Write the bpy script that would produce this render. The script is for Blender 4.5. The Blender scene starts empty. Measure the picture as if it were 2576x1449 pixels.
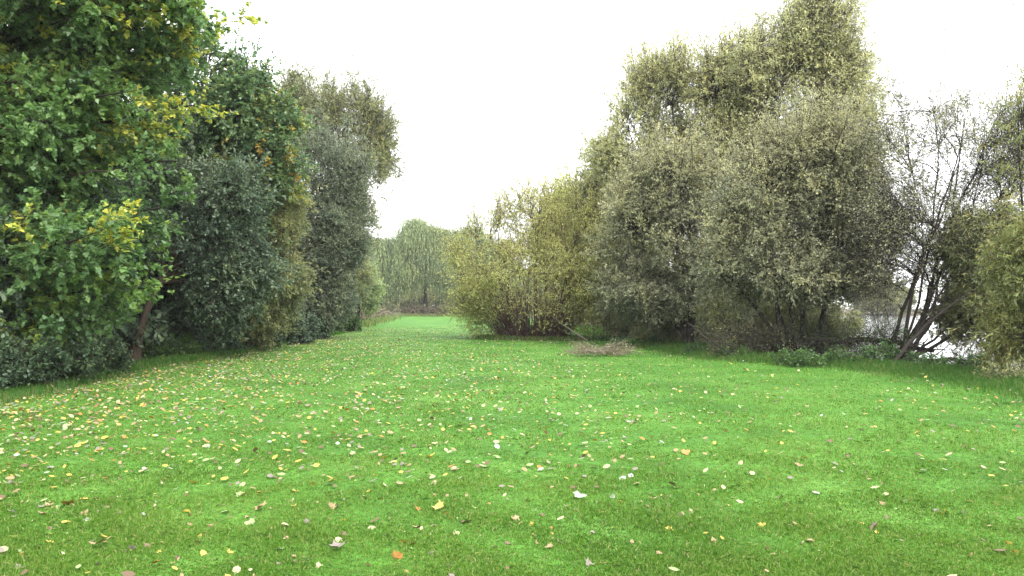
import bpy, math, random
import numpy as np
sc = bpy.context.scene
COL = sc.collection
F, HOR, CX, CAMH = 2000.0, 770.0, 1288.0, 1.6      # lens in px of a 2576 wide picture, horizon row
Rnd = np.random.default_rng

def gx(px, d): return (px - CX) / F * d
def gz(py, d): return CAMH - (py - HOR) / F * d

# ------------------------------------------------------------------ materials
def new_mat(name):
    m = bpy.data.materials.new(name); m.use_nodes = True
    nt = m.node_tree; nt.nodes.clear()
    return m, nt, nt.nodes, nt.links

def ramp(nodes, cols, interp='LINEAR'):
    r = nodes.new('ShaderNodeValToRGB'); cr = r.color_ramp; cr.interpolation = interp
    n = len(cols)
    while len(cr.elements) < n: cr.elements.new(0.5)
    for i, c in enumerate(cols):
        cr.elements[i].position = i / (n - 1) if interp == 'LINEAR' else i / n
        cr.elements[i].color = (*c, 1)
    return r

def leaf_mat(name, cols, transl=0.35, rough=0.5, interp='LINEAR', spec=0.5, tgain=1.5):
    m, nt, N, L = new_mat(name)
    a = N.new('ShaderNodeAttribute'); a.attribute_name = 'tint'
    r = ramp(N, cols, interp); L.new(a.outputs['Fac'], r.inputs[0])
    p = N.new('ShaderNodeBsdfPrincipled'); p.inputs['Roughness'].default_value = rough
    p.inputs['Specular IOR Level'].default_value = spec
    t = N.new('ShaderNodeBsdfTranslucent')
    hs = N.new('ShaderNodeHueSaturation'); hs.inputs['Value'].default_value = tgain; hs.inputs['Saturation'].default_value = 1.05
    mx = N.new('ShaderNodeMixShader'); mx.inputs[0].default_value = transl
    o = N.new('ShaderNodeOutputMaterial')
    L.new(r.outputs[0], p.inputs['Base Color']); L.new(r.outputs[0], hs.inputs['Color']); L.new(hs.outputs[0], t.inputs['Color'])
    L.new(p.outputs[0], mx.inputs[1]); L.new(t.outputs[0], mx.inputs[2]); L.new(mx.outputs[0], o.inputs[0])
    return m

def bark_mat(name, c1, c2, scale=6):
    m, nt, N, L = new_mat(name)
    tc = N.new('ShaderNodeTexCoord'); mp = N.new('ShaderNodeMapping'); mp.inputs['Scale'].default_value = (1, 1, .25)
    n = N.new('ShaderNodeTexNoise'); n.inputs['Scale'].default_value = scale * 3; n.inputs['Detail'].default_value = 6
    r = ramp(N, [c1, c2]); b = N.new('ShaderNodeBump'); b.inputs['Strength'].default_value = .6; b.inputs['Distance'].default_value = .03
    p = N.new('ShaderNodeBsdfPrincipled'); p.inputs['Roughness'].default_value = .9; p.inputs['Specular IOR Level'].default_value = .2
    o = N.new('ShaderNodeOutputMaterial')
    L.new(tc.outputs['Object'], mp.inputs[0]); L.new(mp.outputs[0], n.inputs[0]); L.new(n.outputs[0], r.inputs[0])
    L.new(r.outputs[0], p.inputs['Base Color']); L.new(n.outputs[0], b.inputs['Height']); L.new(b.outputs[0], p.inputs['Normal'])
    L.new(p.outputs[0], o.inputs[0])
    return m

BARK = bark_mat('dark bark', (.012, .010, .009), (.042, .034, .028))
BARKR = bark_mat('red brown bark', (.04, .023, .019), (.10, .06, .045))
BARKG = bark_mat('grey bark', (.06, .055, .045), (.16, .14, .11))
BARKB = bark_mat('brown bark', (.022, .017, .012), (.10, .072, .05), 9)
DEADW = bark_mat('dead wood', (.09, .08, .06), (.22, .19, .14))

# ------------------------------------------------------------------ mesh building
def make_mesh(name, blocks, mats, smooth=False):
    """blocks: list of (verts (n,3), faces (m,k) int, material index, tint (m,) or None)"""
    blocks = [b for b in blocks if len(b[1])]
    nv = 0; V = []; LI = []; LS = []; MI = []; T = []
    for v, f, mi, t in blocks:
        V.append(v.reshape(-1, 3)); LI.append((f + nv).reshape(-1)); nv += len(V[-1])
        LS.append(np.full(len(f), f.shape[1], np.int32)); MI.append(np.full(len(f), mi, np.int32))
        T.append(np.full(len(f), .5) if t is None else t)
    V = np.concatenate(V).astype(np.float32); LI = np.concatenate(LI).astype(np.int32); LS = np.concatenate(LS)
    me = bpy.data.meshes.new(name)
    me.vertices.add(len(V)); me.vertices.foreach_set('co', V.ravel())
    me.loops.add(len(LI)); me.loops.foreach_set('vertex_index', LI)
    me.polygons.add(len(LS))
    st = np.zeros(len(LS), np.int32); st[1:] = np.cumsum(LS)[:-1]
    me.polygons.foreach_set('loop_start', st)
    me.polygons.foreach_set('material_index', np.concatenate(MI))
    me.polygons.foreach_set('use_smooth', np.full(len(LS), smooth))
    at = me.attributes.new('tint', 'FLOAT', 'FACE'); at.data.foreach_set('value', np.concatenate(T).astype(np.float32))
    for m in mats: me.materials.append(m)
    me.update(calc_edges=True)
    return me

def link(name, me, parent=None):
    o = bpy.data.objects.new(name, me); COL.objects.link(o)
    if parent: o.parent = parent
    return o

def tag(o, label=None, cat=None, group=None, kind=None):
    if label: o['label'] = label
    if cat: o['category'] = cat
    if group: o['group'] = group
    if kind: o['kind'] = kind
    return o

def thing(name, label, cat, loc=(0, 0, 0), group=None, rz=0):
    o = bpy.data.objects.new(name, None); COL.objects.link(o); o.location = loc; o.rotation_euler = (0, 0, rz)
    o.empty_display_size = .3
    return tag(o, label, cat, group)

def dup(root, loc, rz, label=None, group=None, scale=1):
    r = root.copy(); COL.objects.link(r); r.location = loc; r.rotation_euler = (0, 0, rz)
    r.scale = (scale, scale, scale) if not isinstance(scale, tuple) else scale
    if label: r['label'] = label
    if group: r['group'] = group
    for ch in list(root.children):
        c = ch.copy(); COL.objects.link(c); c.parent = r
    return r

def nrm(a): return a / np.maximum(np.linalg.norm(a, axis=-1, keepdims=True), 1e-9)

def tubes(P, R, S):
    B, K, _ = P.shape
    T = nrm(np.gradient(P, axis=1)) if K > 2 else nrm(np.repeat(P[:, 1:] - P[:, :1], 2, 1))
    ref = np.where(np.abs(T[:, :1, 2:3]) > .8, np.array([1., .1, 0]), np.array([0, .1, 1.]))
    U = nrm(np.cross(T, ref)); W = np.cross(T, U)
    a = np.arange(S) / S * 2 * np.pi
    V = P[:, :, None] + R[:, :, None, None] * (np.cos(a)[:, None] * U[:, :, None] + np.sin(a)[:, None] * W[:, :, None])
    idx = np.arange(B * K * S).reshape(B, K, S)
    a0 = idx[:, :-1]; a1 = idx[:, 1:]
    f = np.stack([a0, np.roll(a0, -1, 2), np.roll(a1, -1, 2), a1], -1).reshape(-1, 4)
    return V.reshape(-1, 3), f

def grow(rng, S, D, Ln, K, wig, up):
    P = np.empty((len(S), K, 3)); P[:, 0] = S; d = nrm(D); st = (Ln / (K - 1))[:, None]
    for k in range(1, K):
        P[:, k] = P[:, k - 1] + d * st
        d = nrm(d + rng.normal(0, wig, d.shape) + np.array([0, 0, up]))
    return P

def spawn(rng, P, n, t0, t1, a0, a1, tpow=1.0):
    B, K, _ = P.shape
    ln = np.linalg.norm(P[:, -1] - P[:, 0], axis=1) + .05
    pi = rng.choice(B, n, p=ln / ln.sum())
    t = t0 + (t1 - t0) * rng.random(n) ** tpow
    k = t * (K - 1); k0 = np.minimum(k.astype(int), K - 2); fr = (k - k0)[:, None]
    A = P[pi, k0]; Bp = P[pi, k0 + 1]
    tan = nrm(Bp - A); perp = nrm(np.cross(tan, rng.normal(size=(n, 3))))
    a = np.radians(a0 + (a1 - a0) * rng.random(n))[:, None]
    return A + (Bp - A) * fr, tan * np.cos(a) + perp * np.sin(a), pi, t

def env_len(S, D, c, r, lumps):
    q = (S - c) / r; e = D / r
    A = (e * e).sum(1); Bq = (q * e).sum(1); Cq = (q * q).sum(1) - 1
    disc = Bq * Bq - A * Cq
    t = (-Bq + np.sqrt(np.maximum(disc, 0))) / A
    t = np.where(disc < 0, 0, np.maximum(t, 0))
    w = nrm((S + D * t[:, None] - c) / r)
    lm = np.zeros(len(S))
    for l, amp in lumps: lm += amp * np.maximum(0, w @ l) ** 10
    return t * (1 + lm)

MAPLE = np.array([(0, 0), (.12, .28), (-.02, .46), (.28, .40), (.42, .56), (.55, .24), (.78, .22), (1, 0),
                  (.78, -.22), (.55, -.24), (.42, -.56), (.28, -.40), (-.02, -.46), (.12, -.28)])
SIMPLE = np.array([(0, 0), (.5, .5), (1, 0), (.5, -.5)])
OVAL = np.array([(0, 0), (.25, .4), (.65, .42), (1, 0), (.65, -.42), (.25, -.4)])

def leaves(rng, base, d, upbias, shape, L, W):
    n = len(base)
    nn = rng.normal(size=(n, 3)); nn[:, 2] = np.abs(nn[:, 2]) + upbias
    side = nrm(np.cross(d, nn)); L = L[:, None, None]; W = W[:, None, None]
    V = base[:, None] + d[:, None] * (shape[None, :, :1] * L) + side[:, None] * (shape[None, :, 1:] * W)
    f = np.arange(n * len(shape)).reshape(n, -1)
    return V.reshape(-1, 3), f

def bez(A, B, T, K, bow):
    """arched limbs from A to B leaving along T"""
    t = np.linspace(0, 1, K)[None, :, None]
    d = np.linalg.norm(B - A, axis=1, keepdims=True)
    C = A + T * d * bow
    return ((1 - t) ** 2) * A[:, None] + 2 * t * (1 - t) * C[:, None] + t * t * B[:, None]

def tree(name, label, cat, base, c, r, seed, mat, bark=BARK, stems=1, spread=.3, trunk_r=.15, n1=50, n2=500, n3=4000, nl=30,
         l1=3.0, l2=1.1, l3=.5, up0=.03, up1=.02, up2=0, up3=-.05, leaf=.07, wl=.4, shape=SIMPLE, upb=.6, t1=.15, group=None,
         a1=(35, 75), trunkfrac=.9, lump=.33, lean=(0, 0), twig=.005, hang=0, tint_sd=.16, clump=.22, patch=None, rz=0, kid='stem', bs=.15,
         l0wig=.06, tp=.8, lobes=(), blobs=None, fly_=.06, rise=.55, thin=0, whip=0, ends=None, htint=0):
    """base = (x, y); c = crown centre relative to base, r = crown radii, or blobs = world space (x, y, z, rx, ry, rz) lobes of the crown"""
    rng = Rnd(seed); gz0 = ground_z(base[0], base[1]) - .05
    root = thing(name, label, cat, (base[0], base[1], gz0), group, rz)
    if shape is not MAPLE: leaf *= 1.3
    if blobs: Bl = np.array([(x - base[0], y - base[1], z - gz0, a, b_, c_) for x, y, z, a, b_, c_ in blobs], float)
    else: Bl = np.array([(*c, *r)], float)
    wgt = (Bl[:, 3] * Bl[:, 4] * Bl[:, 5]) ** .66; wgt /= wgt.sum()
    def inside(n, lo, hi, zmin=None):
        k = rng.choice(len(Bl), n, p=wgt); u = nrm(rng.normal(size=(n, 3)))
        if zmin is not None: u[:, 2] = np.where(u[:, 2] < zmin, -u[:, 2], u[:, 2])
        P = Bl[k, :3] + u * Bl[k, 3:] * (lo + (hi - lo) * rng.random(n) ** .7)[:, None]
        P[:, 2] = np.maximum(P[:, 2], .12); return P
    # stems
    if stems == 1:
        S = np.zeros((1, 3)); w_ = wgt * (Bl[:, 2] ** 2); w_ /= w_.sum()
        top = (Bl[:, :3] * w_[:, None]).sum(0); top[2] = (Bl[:, 2] + Bl[:, 5]).max() * trunkfrac
        E = top[None] + [[lean[0], lean[1], 0]]; T = nrm(np.array([[lean[0], lean[1], 1.]]))
    else:
        E = inside(stems, .35, .92, .0)
        ph = np.arctan2(E[:, 1], E[:, 0]) + rng.normal(0, .3, stems); rr = np.sqrt(rng.random(stems))
        S = np.stack([np.cos(ph) * rr * bs, np.sin(ph) * rr * bs, np.zeros(stems)], 1)
        T = nrm(nrm(E - S) * spread + rng.normal(0, .12, (stems, 3)) + [lean[0], lean[1], 1.0])
    K0 = 12
    if ends:                                     # stems that the photo shows one by one: (column, row, distance) of their tips
        for q, (a_, b_, d_) in enumerate(ends):
            E[q] = (gx(a_, d_) - base[0], d_ - base[1], gz(b_, d_) - gz0); T[q] = nrm(nrm(E[q] - S[q]) * .6 + [lean[0], lean[1], .25])
    P0 = bez(S, E, T, K0, rise)
    wig = np.cumsum(rng.normal(0, 1, (len(S), K0, 3)), 1); wig -= wig[:, :1]
    P0 = P0 + wig * l0wig * .035 * np.linalg.norm(E - S, axis=1)[:, None, None] * .35
    P0[..., 2] = np.maximum(P0[..., 2], 0)
    tt = np.linspace(0, 1, K0)
    R0 = trunk_r * rng.uniform(.6, 1, (len(S), 1)) * (1 - .9 * tt) ** .8 * (1 + .5 * np.exp(-tt * 22))
    # limbs run from the best placed stem point to points spread through the crown
    E1 = inside(n1, .45, .97); lo = int(K0 * t1)
    Q = P0[:, lo:-1].reshape(-1, 3); Tq = nrm(np.gradient(P0, axis=1))[:, lo:-1].reshape(-1, 3); qi = np.repeat(np.arange(len(S)), K0 - 1 - lo)
    Dv = E1[:, None] - Q[None]; dist = np.linalg.norm(Dv, axis=2); hz = np.linalg.norm(Dv[..., :2], axis=2)
    cost = dist + 1.2 * np.maximum(0, .45 * hz * (1 if not hang else .2) - Dv[..., 2]) + rng.random(dist.shape) * .4
    j = cost.argmin(1); s1 = Q[j]; p1 = qi[j]
    T1 = nrm(Tq[j] * .8 + nrm(E1 - s1) * .6 + [0, 0, up1 * 3]); K1 = 8
    P1 = bez(s1, E1, T1, K1, .45)
    L1 = np.linalg.norm(E1 - s1, axis=1)
    wig = np.cumsum(rng.normal(0, 1, (n1, K1, 3)), 1); wig -= wig[:, :1]; P1 = P1 + wig * .012 * L1[:, None, None]
    R1 = np.minimum(.006 + L1 * .011, trunk_r * .4)[:, None] * (1 - .75 * np.linspace(0, 1, K1))
    lc1 = rng.normal(0, 1, n1)
    s2, d2, p2, q2 = spawn(rng, P1, n2, .3, 1, 20, 75, .7)
    L2 = l2 * rng.uniform(.45, 1.15, n2)
    if whip:                                     # upright shoots standing out of the top of the crown
        wh = (rng.random(n2) < whip * 2.5) & (s2[:, 2] > .62 * (Bl[:, 2] + Bl[:, 5]).max())
        L2 = np.where(wh, rng.uniform(1.0, 2.3, n2) * l2 ** .5, L2); d2 = np.where(wh[:, None], nrm(d2 * .25 + rng.normal(0, .12, (n2, 3)) + [0, 0, 1]), d2)
    P2 = grow(rng, s2, d2, L2, 5, .14 if not whip else .08, up2)
    R2 = np.maximum(.0045, trunk_r * .06) * (1 - .7 * np.linspace(0, 1, 5))[None] * np.ones((n2, 1)) * (L2 / l2)[:, None]
    s3, d3, p3, q3 = spawn(rng, P2, n3, .1, 1, 20, 65); K3 = 4 if not hang else 7
    L3 = l3 * rng.uniform(.5, 1.3, n3)
    if hang: L3 = np.minimum(L3 * rng.uniform(.5, 1.2, n3), np.maximum(s3[:, 2] - rng.uniform(.3, 2.2, n3), .5))
    else:
        fly = rng.random(n3) < fly_; L3 = np.where(fly, L3 * (2.2 if not thin else rng.uniform(1.5, 3.6, n3)), L3); d3 = np.where(fly[:, None], nrm(d3 + [0, 0, .9]), d3)
    P3 = grow(rng, s3, d3, L3, K3, .12 if not hang else .05, up3)
    R3 = twig * (1 - .6 * np.linspace(0, 1, K3))[None] * np.ones((n3, 1))
    # leaves
    n = n3 * nl
    pi = np.repeat(np.arange(n3), nl)
    t = rng.random(n) ** .8; k = t * (K3 - 1) * .999; k0 = k.astype(int); fr = (k - k0)[:, None]
    A = P3[pi, k0]; Bp = P3[pi, k0 + 1]; tan = nrm(Bp - A)
    pos = A + (Bp - A) * fr + rng.normal(0, .012, (n, 3))
    d = nrm(tan * .7 + rng.normal(0, .55, (n, 3)) + [0, 0, -.25 if not hang else -1.2])
    sz = leaf * rng.uniform(.55, 1.25, n)
    cl = lc1[p2[p3[pi]]] * .8 + rng.normal(0, 1, n2)[p3[pi]] * .6
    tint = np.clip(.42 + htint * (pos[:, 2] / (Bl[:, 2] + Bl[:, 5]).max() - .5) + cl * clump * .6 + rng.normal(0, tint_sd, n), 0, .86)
    if patch:                                    # autumn sprays: some whole branches have turned
        for fr_, lo_ in patch:
            amt = (rng.random(n1) < fr_ * 3)[p2] * .75 + (rng.random(n2) < fr_) * .5
            amt = amt * (P2[:, -1, 2] > lo_)
            m = rng.random(n) < amt[p3[pi]]
            tint[m] = rng.uniform(.78, 1.0, m.sum())
    ok = pos[:, 2] > .06
    if thin:
        ztop = (Bl[:, 2] + Bl[:, 5]).max(); gone = rng.random(n3) < thin * smooth((P3[:, -1, 2] / ztop - .45) / .5)
        ok &= ~gone[pi] | (rng.random(n) < .12)
    V, f = leaves(rng, pos[ok], d[ok], upb, shape, sz[ok], sz[ok] * wl * rng.uniform(.75, 1.2, ok.sum()))
    v2, f2 = tubes(P2, R2, 3); v3, f3 = tubes(P3, R3, 3)
    link('crown', make_mesh('crown', [(V, f, 0, tint[ok]), (v2, f2, 1, None), (v3, f3, 1, None)], [mat, bark]), root)
    if stems <= 3:
        v0, f0 = tubes(P0, R0, 9); v1, f1 = tubes(P1, R1, 5)
        link('trunk', make_mesh('trunk', [(v0, f0, 0, None), (v1, f1, 0, None)], [bark], True), root)
    else:
        for i in range(stems):
            v0, f0 = tubes(P0[i:i + 1], R0[i:i + 1], 6); bl = [(v0, f0, 0, None)]
            m = p1 == i
            if m.any(): bl.append((*tubes(P1[m], R1[m], 4), 0, None))
            link(kid, make_mesh(kid, bl, [bark], True), root)
    return root

def lobe(d, *px):
    """crown lobes given as (column, row, half width, half height) of the photograph at distance d, optional own distance"""
    out = []
    for q in px:
        dd = q[4] if len(q) > 4 else d
        rx, rz = q[2] / F * dd, q[3] / F * dd
        out.append((gx(q[0], dd), dd, gz(q[1], dd), rx, max(.9 * rx, .6 * rz), rz))
    return out

# ------------------------------------------------------------------ terrain shape
LD = [-20, 14, 20, 24, 35, 64, 118, 140]; LX = [-8.5, -8.9, -9.5, -9.3, -9.7, -12.4, -17.6, -20]
RD = [-20, 16.4, 20, 23.7, 32, 49, 60, 128, 140]; RX = [11.0, 10.7, 10.0, 7.4, 6.7, 5.8, 5.0, 0, -1]
SD = [-40, 16, 22, 34, 47, 80, 150]; SX = [15, 12.2, 11.0, 12.6, 14.5, 20, 34]
def left_edge(y): return np.interp(y, LD, LX)
def right_edge(y): return np.interp(y, RD, RX)
def shore(y): return np.interp(y, SD, SX)
def smooth(x): x = np.clip(x, 0, 1); return x * x * (3 - 2 * x)
def ground_h(x, y):
    x = np.asarray(x, float); y = np.asarray(y, float)
    z = .05 * np.sin(x * .21 + 1.3) * np.sin(y * .16) + .025 * np.sin(x * .7 + y * .4)
    dip = smooth((x - shore(y) + .6) / 1.6) * smooth((170 - y) / 4) * smooth((180 - x) / 5) * smooth((y + 60) / 4)
    return z * (1 - dip) - 1.3 * dip
def ground_z(x, y): return float(ground_h(x, y))

def axis(stops):
    out = []
    for (a, b, s) in stops: out.append(np.arange(a, b, s))
    return np.concatenate(out + [[stops[-1][1]]])
xs = axis([(-400, -60, 34), (-60, -15, 2), (-15, 20, .3), (20, 60, 2), (60, 190, 6), (190, 450, 52)])
ys = axis([(-80, -10, 6), (-10, 60, .4), (60, 150, 2), (150, 200, 4), (200, 500, 60)])
X, Y = np.meshgrid(xs, ys); Z = ground_h(X, Y)
nx, ny = len(xs), len(ys); idx = np.arange(nx * ny).reshape(ny, nx)
gf = np.stack([idx[:-1, :-1], idx[:-1, 1:], idx[1:, 1:], idx[1:, :-1]], -1).reshape(-1, 4)
cxm = (X[:-1, :-1] + X[1:, 1:]).ravel() / 2; cym = (Y[:-1, :-1] + Y[1:, 1:]).ravel() / 2
gme = make_mesh('ground', [(np.stack([X, Y, Z], -1).reshape(-1, 3), gf, 0, None)], [], True)
# bare earth share per vertex: woodland floor and banks
vx, vy = X.ravel(), Y.ravel()
wob = .35 * np.sin(vy * 1.3) + .25 * np.sin(vy * 2.9 + 1)
bare = np.maximum(smooth((left_edge(vy) - .1 + wob * .6 - vx) / .9), smooth((vx - right_edge(vy) - .6 + wob) / 1.2))
bare = np.maximum(bare, smooth((vy - 128) / 3))
rb = np.hypot((vx - 1.0) / 2.3, (vy - 38.4) / 1.3); bare = np.maximum(bare, smooth((.9 - rb) / .5) * .8)
at = gme.attributes.new('bare', 'FLOAT', 'POINT'); at.data.foreach_set('value', bare.astype(np.float32))

GRASS = [(.034, .08, .012), (.066, .15, .016), (.105, .205, .025), (.19, .26, .06), (.34, .29, .14)]
m, nt, N, L = new_mat('grass ground')
tc = N.new('ShaderNodeTexCoord')
n1 = N.new('ShaderNodeTexNoise'); n1.inputs['Scale'].default_value = .5; n1.inputs['Detail'].default_value = 4
n2 = N.new('ShaderNodeTexNoise'); n2.inputs['Scale'].default_value = 14; n2.inputs['Detail'].default_value = 5
r1 = ramp(N, [(.035, .11, .014), (.055, .155, .018), (.085, .19, .03)]); r1.color_ramp.elements[0].position = .3; r1.color_ramp.elements[2].position = .7
r2 = ramp(N, [(.55, .6, .5), (1.25, 1.2, 1.3)]); r2.color_ramp.elements[0].position = .32; r2.color_ramp.elements[1].position = .68
mul = N.new('ShaderNodeMix'); mul.data_type = 'RGBA'; mul.blend_type = 'MULTIPLY'; mul.inputs[0].default_value = 1
r3 = ramp(N, [(.035, .028, .016), (.10, .08, .045)])
at_ = N.new('ShaderNodeAttribute'); at_.attribute_name = 'bare'
add = N.new('ShaderNodeMath'); add.operation = 'MULTIPLY_ADD'; add.inputs[1].default_value = 1.0
mxx = N.new('ShaderNodeMix'); mxx.data_type = 'RGBA'
p = N.new('ShaderNodeBsdfPrincipled'); p.inputs['Roughness'].default_value = .85; p.inputs['Specular IOR Level'].default_value = .15
b = N.new('ShaderNodeBump'); b.inputs['Strength'].default_value = .7; b.inputs['Distance'].default_value = .05
o = N.new('ShaderNodeOutputMaterial')
for nn in (n1, n2): L.new(tc.outputs['Object'], nn.inputs['Vector'])
L.new(n1.outputs[0], r1.inputs[0]); L.new(n2.outputs[0], r2.inputs[0]); L.new(n2.outputs[0], r3.inputs[0])
L.new(r1.outputs[0], mul.inputs[6]); L.new(r2.outputs[0], mul.inputs[7])
L.new(at_.outputs['Fac'], mxx.inputs[0]); L.new(mul.outputs[2], mxx.inputs[6]); L.new(r3.outputs[0], mxx.inputs[7])
L.new(mxx.outputs[2], p.inputs['Base Color']); L.new(n2.outputs[0], b.inputs['Height']); L.new(b.outputs[0], p.inputs['Normal']); L.new(p.outputs[0], o.inputs[0])
gme.materials.append(m)
tag(link('ground', gme), kind='structure')

# water of the lake
m, nt, N, L = new_mat('lake water')
tc = N.new('ShaderNodeTexCoord'); w = N.new('ShaderNodeTexNoise'); w.inputs['Scale'].default_value = 2.2; w.inputs['Detail'].default_value = 4
mp = N.new('ShaderNodeMapping'); mp.inputs['Scale'].default_value = (1, 2.2, 1)
b = N.new('ShaderNodeBump'); b.inputs['Strength'].default_value = .35; b.inputs['Distance'].default_value = .12
p = N.new('ShaderNodeBsdfPrincipled'); p.inputs['Base Color'].default_value = (.05, .06, .05, 1); p.inputs['Roughness'].default_value = .06; p.inputs['IOR'].default_value = 1.33
o = N.new('ShaderNodeOutputMaterial')
L.new(tc.outputs['Object'], mp.inputs[0]); L.new(mp.outputs[0], w.inputs['Vector']); L.new(w.outputs[0], b.inputs['Height']); L.new(b.outputs[0], p.inputs['Normal']); L.new(p.outputs[0], o.inputs[0])
wv = np.array([(10, -70, -.42), (185, -70, -.42), (185, 175, -.42), (10, 175, -.42)], float)
tag(link('water', make_mesh('water', [(wv, np.array([[0, 1, 2, 3]]), 0, None)], [m])), kind='structure')

# ------------------------------------------------------------------ grass
GM = leaf_mat('grass blades', GRASS, transl=.4, rough=.5, spec=.3, tgain=1.4)
def blades(rng, x, y, h, w, lean=.55, tint=None):
    n = len(x); z = ground_h(x, y)
    a = rng.random(n) * 2 * np.pi; ln = np.abs(rng.normal(0, lean, n))
    side = np.stack([np.cos(a), np.sin(a), np.zeros(n)], 1) * w[:, None]
    b0 = np.stack([x, y, z - .005], 1)
    la = rng.random(n) * 2 * np.pi
    dirh = np.stack([np.cos(la), np.sin(la), np.zeros(n)], 1) * (ln * h)[:, None]
    upv = np.stack([np.zeros(n), np.zeros(n), h], 1)
    mid = b0 + upv * .6 + dirh * .35; tip = b0 + upv * (1 - .3 * np.minimum(ln, 1.2))[:, None] + dirh
    V = np.stack([b0 - side * .5, b0 + side * .5, mid + side * .38, tip, mid - side * .38], 1)
    f = np.arange(n * 5).reshape(n, 5)
    if tint is None:
        pt = .5 * np.sin(x * .9 + 1.7 * np.sin(y * .5)) * np.sin(y * .8 + np.sin(x * .7)) + .5 * np.sin(x * 2.3 + y * 1.1) * np.sin(y * 2.1 - x * .6)
        tint = np.clip(.40 + .14 * pt + rng.normal(0, .2, n), 0, .8)
        dry = rng.random(n) < .03; tint[dry] = rng.uniform(.85, 1, dry.sum())
    return V.reshape(-1, 3), f, 0, tint

rng = Rnd(5)
bl = []
n = 620000
row = 775 + 800 * rng.random(n) ** .92                     # screen-uniform distance falloff, wider than the view
d = CAMH * F / (row - HOR); d = d[(d < 60)]
x = rng.uniform(-.78, .78, len(d)) * (d + 1.0); y = d
ok = (x > left_edge(y) - .4) & (x < right_edge(y) + .7)
x, y = x[ok], y[ok]
sc_ = np.maximum(1, y / 9)
tuft = .75 + .35 * np.sin(x * 3.1 + np.sin(y * 2.3) * 2) * np.sin(y * 2.7 + np.sin(x * 1.9) * 2)
bl.append(blades(rng, x, y, (.022 + .030 * rng.random(len(x)) ** 1.5) * tuft * sc_ ** .35, .0058 * sc_, .9))
tag(link('mown_grass', make_mesh('mown_grass', bl, [GM])), 'bright green mown grass covering the whole glade', 'grass', kind='stuff')

# longer unmown grass along both edges, round the bush and on the far rim
LGM = leaf_mat('long grass', [(.028, .085, .012), (.042, .125, .015), (.08, .15, .028), (.28, .23, .11)], transl=.4, rough=.55, spec=.3)
bl = []
n = 90000; y = 13 + 45 * rng.random(n) ** 1.7
x = right_edge(y) + rng.normal(-.35, .75, n)
ok = (x < shore(y) + .2)
bl.append(blades(rng, x[ok], y[ok], rng.uniform(.10, .30, ok.sum()) * np.clip(1.1 - np.abs(x[ok] - right_edge(y[ok])) * .3, .4, 1), .008 * np.maximum(1, y[ok] / 14), .5))
n = 40000; y = 12 + 60 * rng.random(n) ** 1.5; x = left_edge(y) + rng.normal(-.05, .3, n)
bl.append(blades(rng, x, y, rng.uniform(.08, .24, n), .008 * np.maximum(1, y / 14), .5))
n = 9000; a = rng.random(n) * 6.283; rr = rng.normal(.9, .16, n)
bl.append(blades(rng, 1.0 + np.cos(a) * 2.3 * rr, 38.4 + np.sin(a) * 1.3 * rr, rng.uniform(.08, .3, n), np.full(n, .022), .5, rng.uniform(.3, 1, n)))
n = 9000; y = rng.uniform(60, 128, n); x = left_edge(y) + rng.normal(0, .6, n)
bl.append(blades(rng, x, y, rng.uniform(.15, .5, n), np.full(n, .06), .4, rng.uniform(.3, 1, n)))
n = 9000; x = rng.uniform(-24, 4, n); y = rng.normal(130, 1.5, n)
bl.append(blades(rng, x, y, rng.uniform(.2, .6, n), np.full(n, .09), .4, rng.uniform(.5, 1, n)))
tag(link('long_grass', make_mesh('long_grass', bl, [LGM])), 'longer unmown grass along the edges of the lawn under the trees', 'grass', kind='stuff')

# ------------------------------------------------------------------ leaf colours (last stop = turned leaves)
MAPLE_M = leaf_mat('maple leaves', [(.048, .10, .045), (.08, .155, .06), (.115, .205, .068), (.16, .26, .065), (.30, .37, .075), (.50, .45, .075)], rough=.4, transl=.4)
MAPLE2_M = leaf_mat('darker maple leaves', [(.046, .095, .055), (.068, .13, .066), (.10, .175, .075), (.15, .225, .08), (.30, .28, .06), (.5, .28, .05)], rough=.4, transl=.38)
DARK_M = leaf_mat('blue green leaves', [(.05, .08, .055), (.075, .115, .072), (.105, .15, .09), (.14, .19, .10), (.18, .22, .09)], rough=.5, transl=.3, spec=.35)
OLIVE_M = leaf_mat('olive leaves', [(.11, .135, .065), (.17, .195, .09), (.24, .26, .115), (.33, .32, .13), (.42, .35, .10)], rough=.45, transl=.45)
GREY_M = leaf_mat('grey willow leaves', [(.12, .14, .09), (.19, .205, .13), (.285, .29, .17), (.38, .375, .20), (.48, .44, .17)], rough=.42, transl=.42)
COOL_M = leaf_mat('cool grey green leaves', [(.075, .105, .07), (.12, .155, .10), (.175, .21, .13), (.25, .275, .15), (.33, .32, .12)], rough=.42, transl=.4)
TAN_M = leaf_mat('tan olive leaves', [(.23, .25, .14), (.33, .345, .18), (.43, .44, .215), (.52, .51, .24), (.58, .50, .16)], rough=.5, transl=.55)
YEL_M = leaf_mat('yellow green leaves', [(.24, .27, .11), (.36, .39, .145), (.46, .48, .17), (.53, .53, .19), (.60, .53, .14)], rough=.5, transl=.5)
WEEP_M = leaf_mat('weeping willow leaves', [(.07, .11, .045), (.15, .21, .085), (.25, .32, .13), (.36, .43, .18), (.44, .48, .2)], rough=.5, transl=.4)
EDGE_M = leaf_mat('narrow willow leaves', [(.08, .11, .035), (.13, .16, .05), (.19, .21, .065), (.26, .25, .08), (.32, .20, .05)], rough=.45, transl=.4)
NETT_M = leaf_mat('nettle leaves', [(.03, .075, .022), (.045, .105, .026), (.065, .135, .03), (.09, .16, .035), (.14, .18, .04)], rough=.45, transl=.35)
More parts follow.
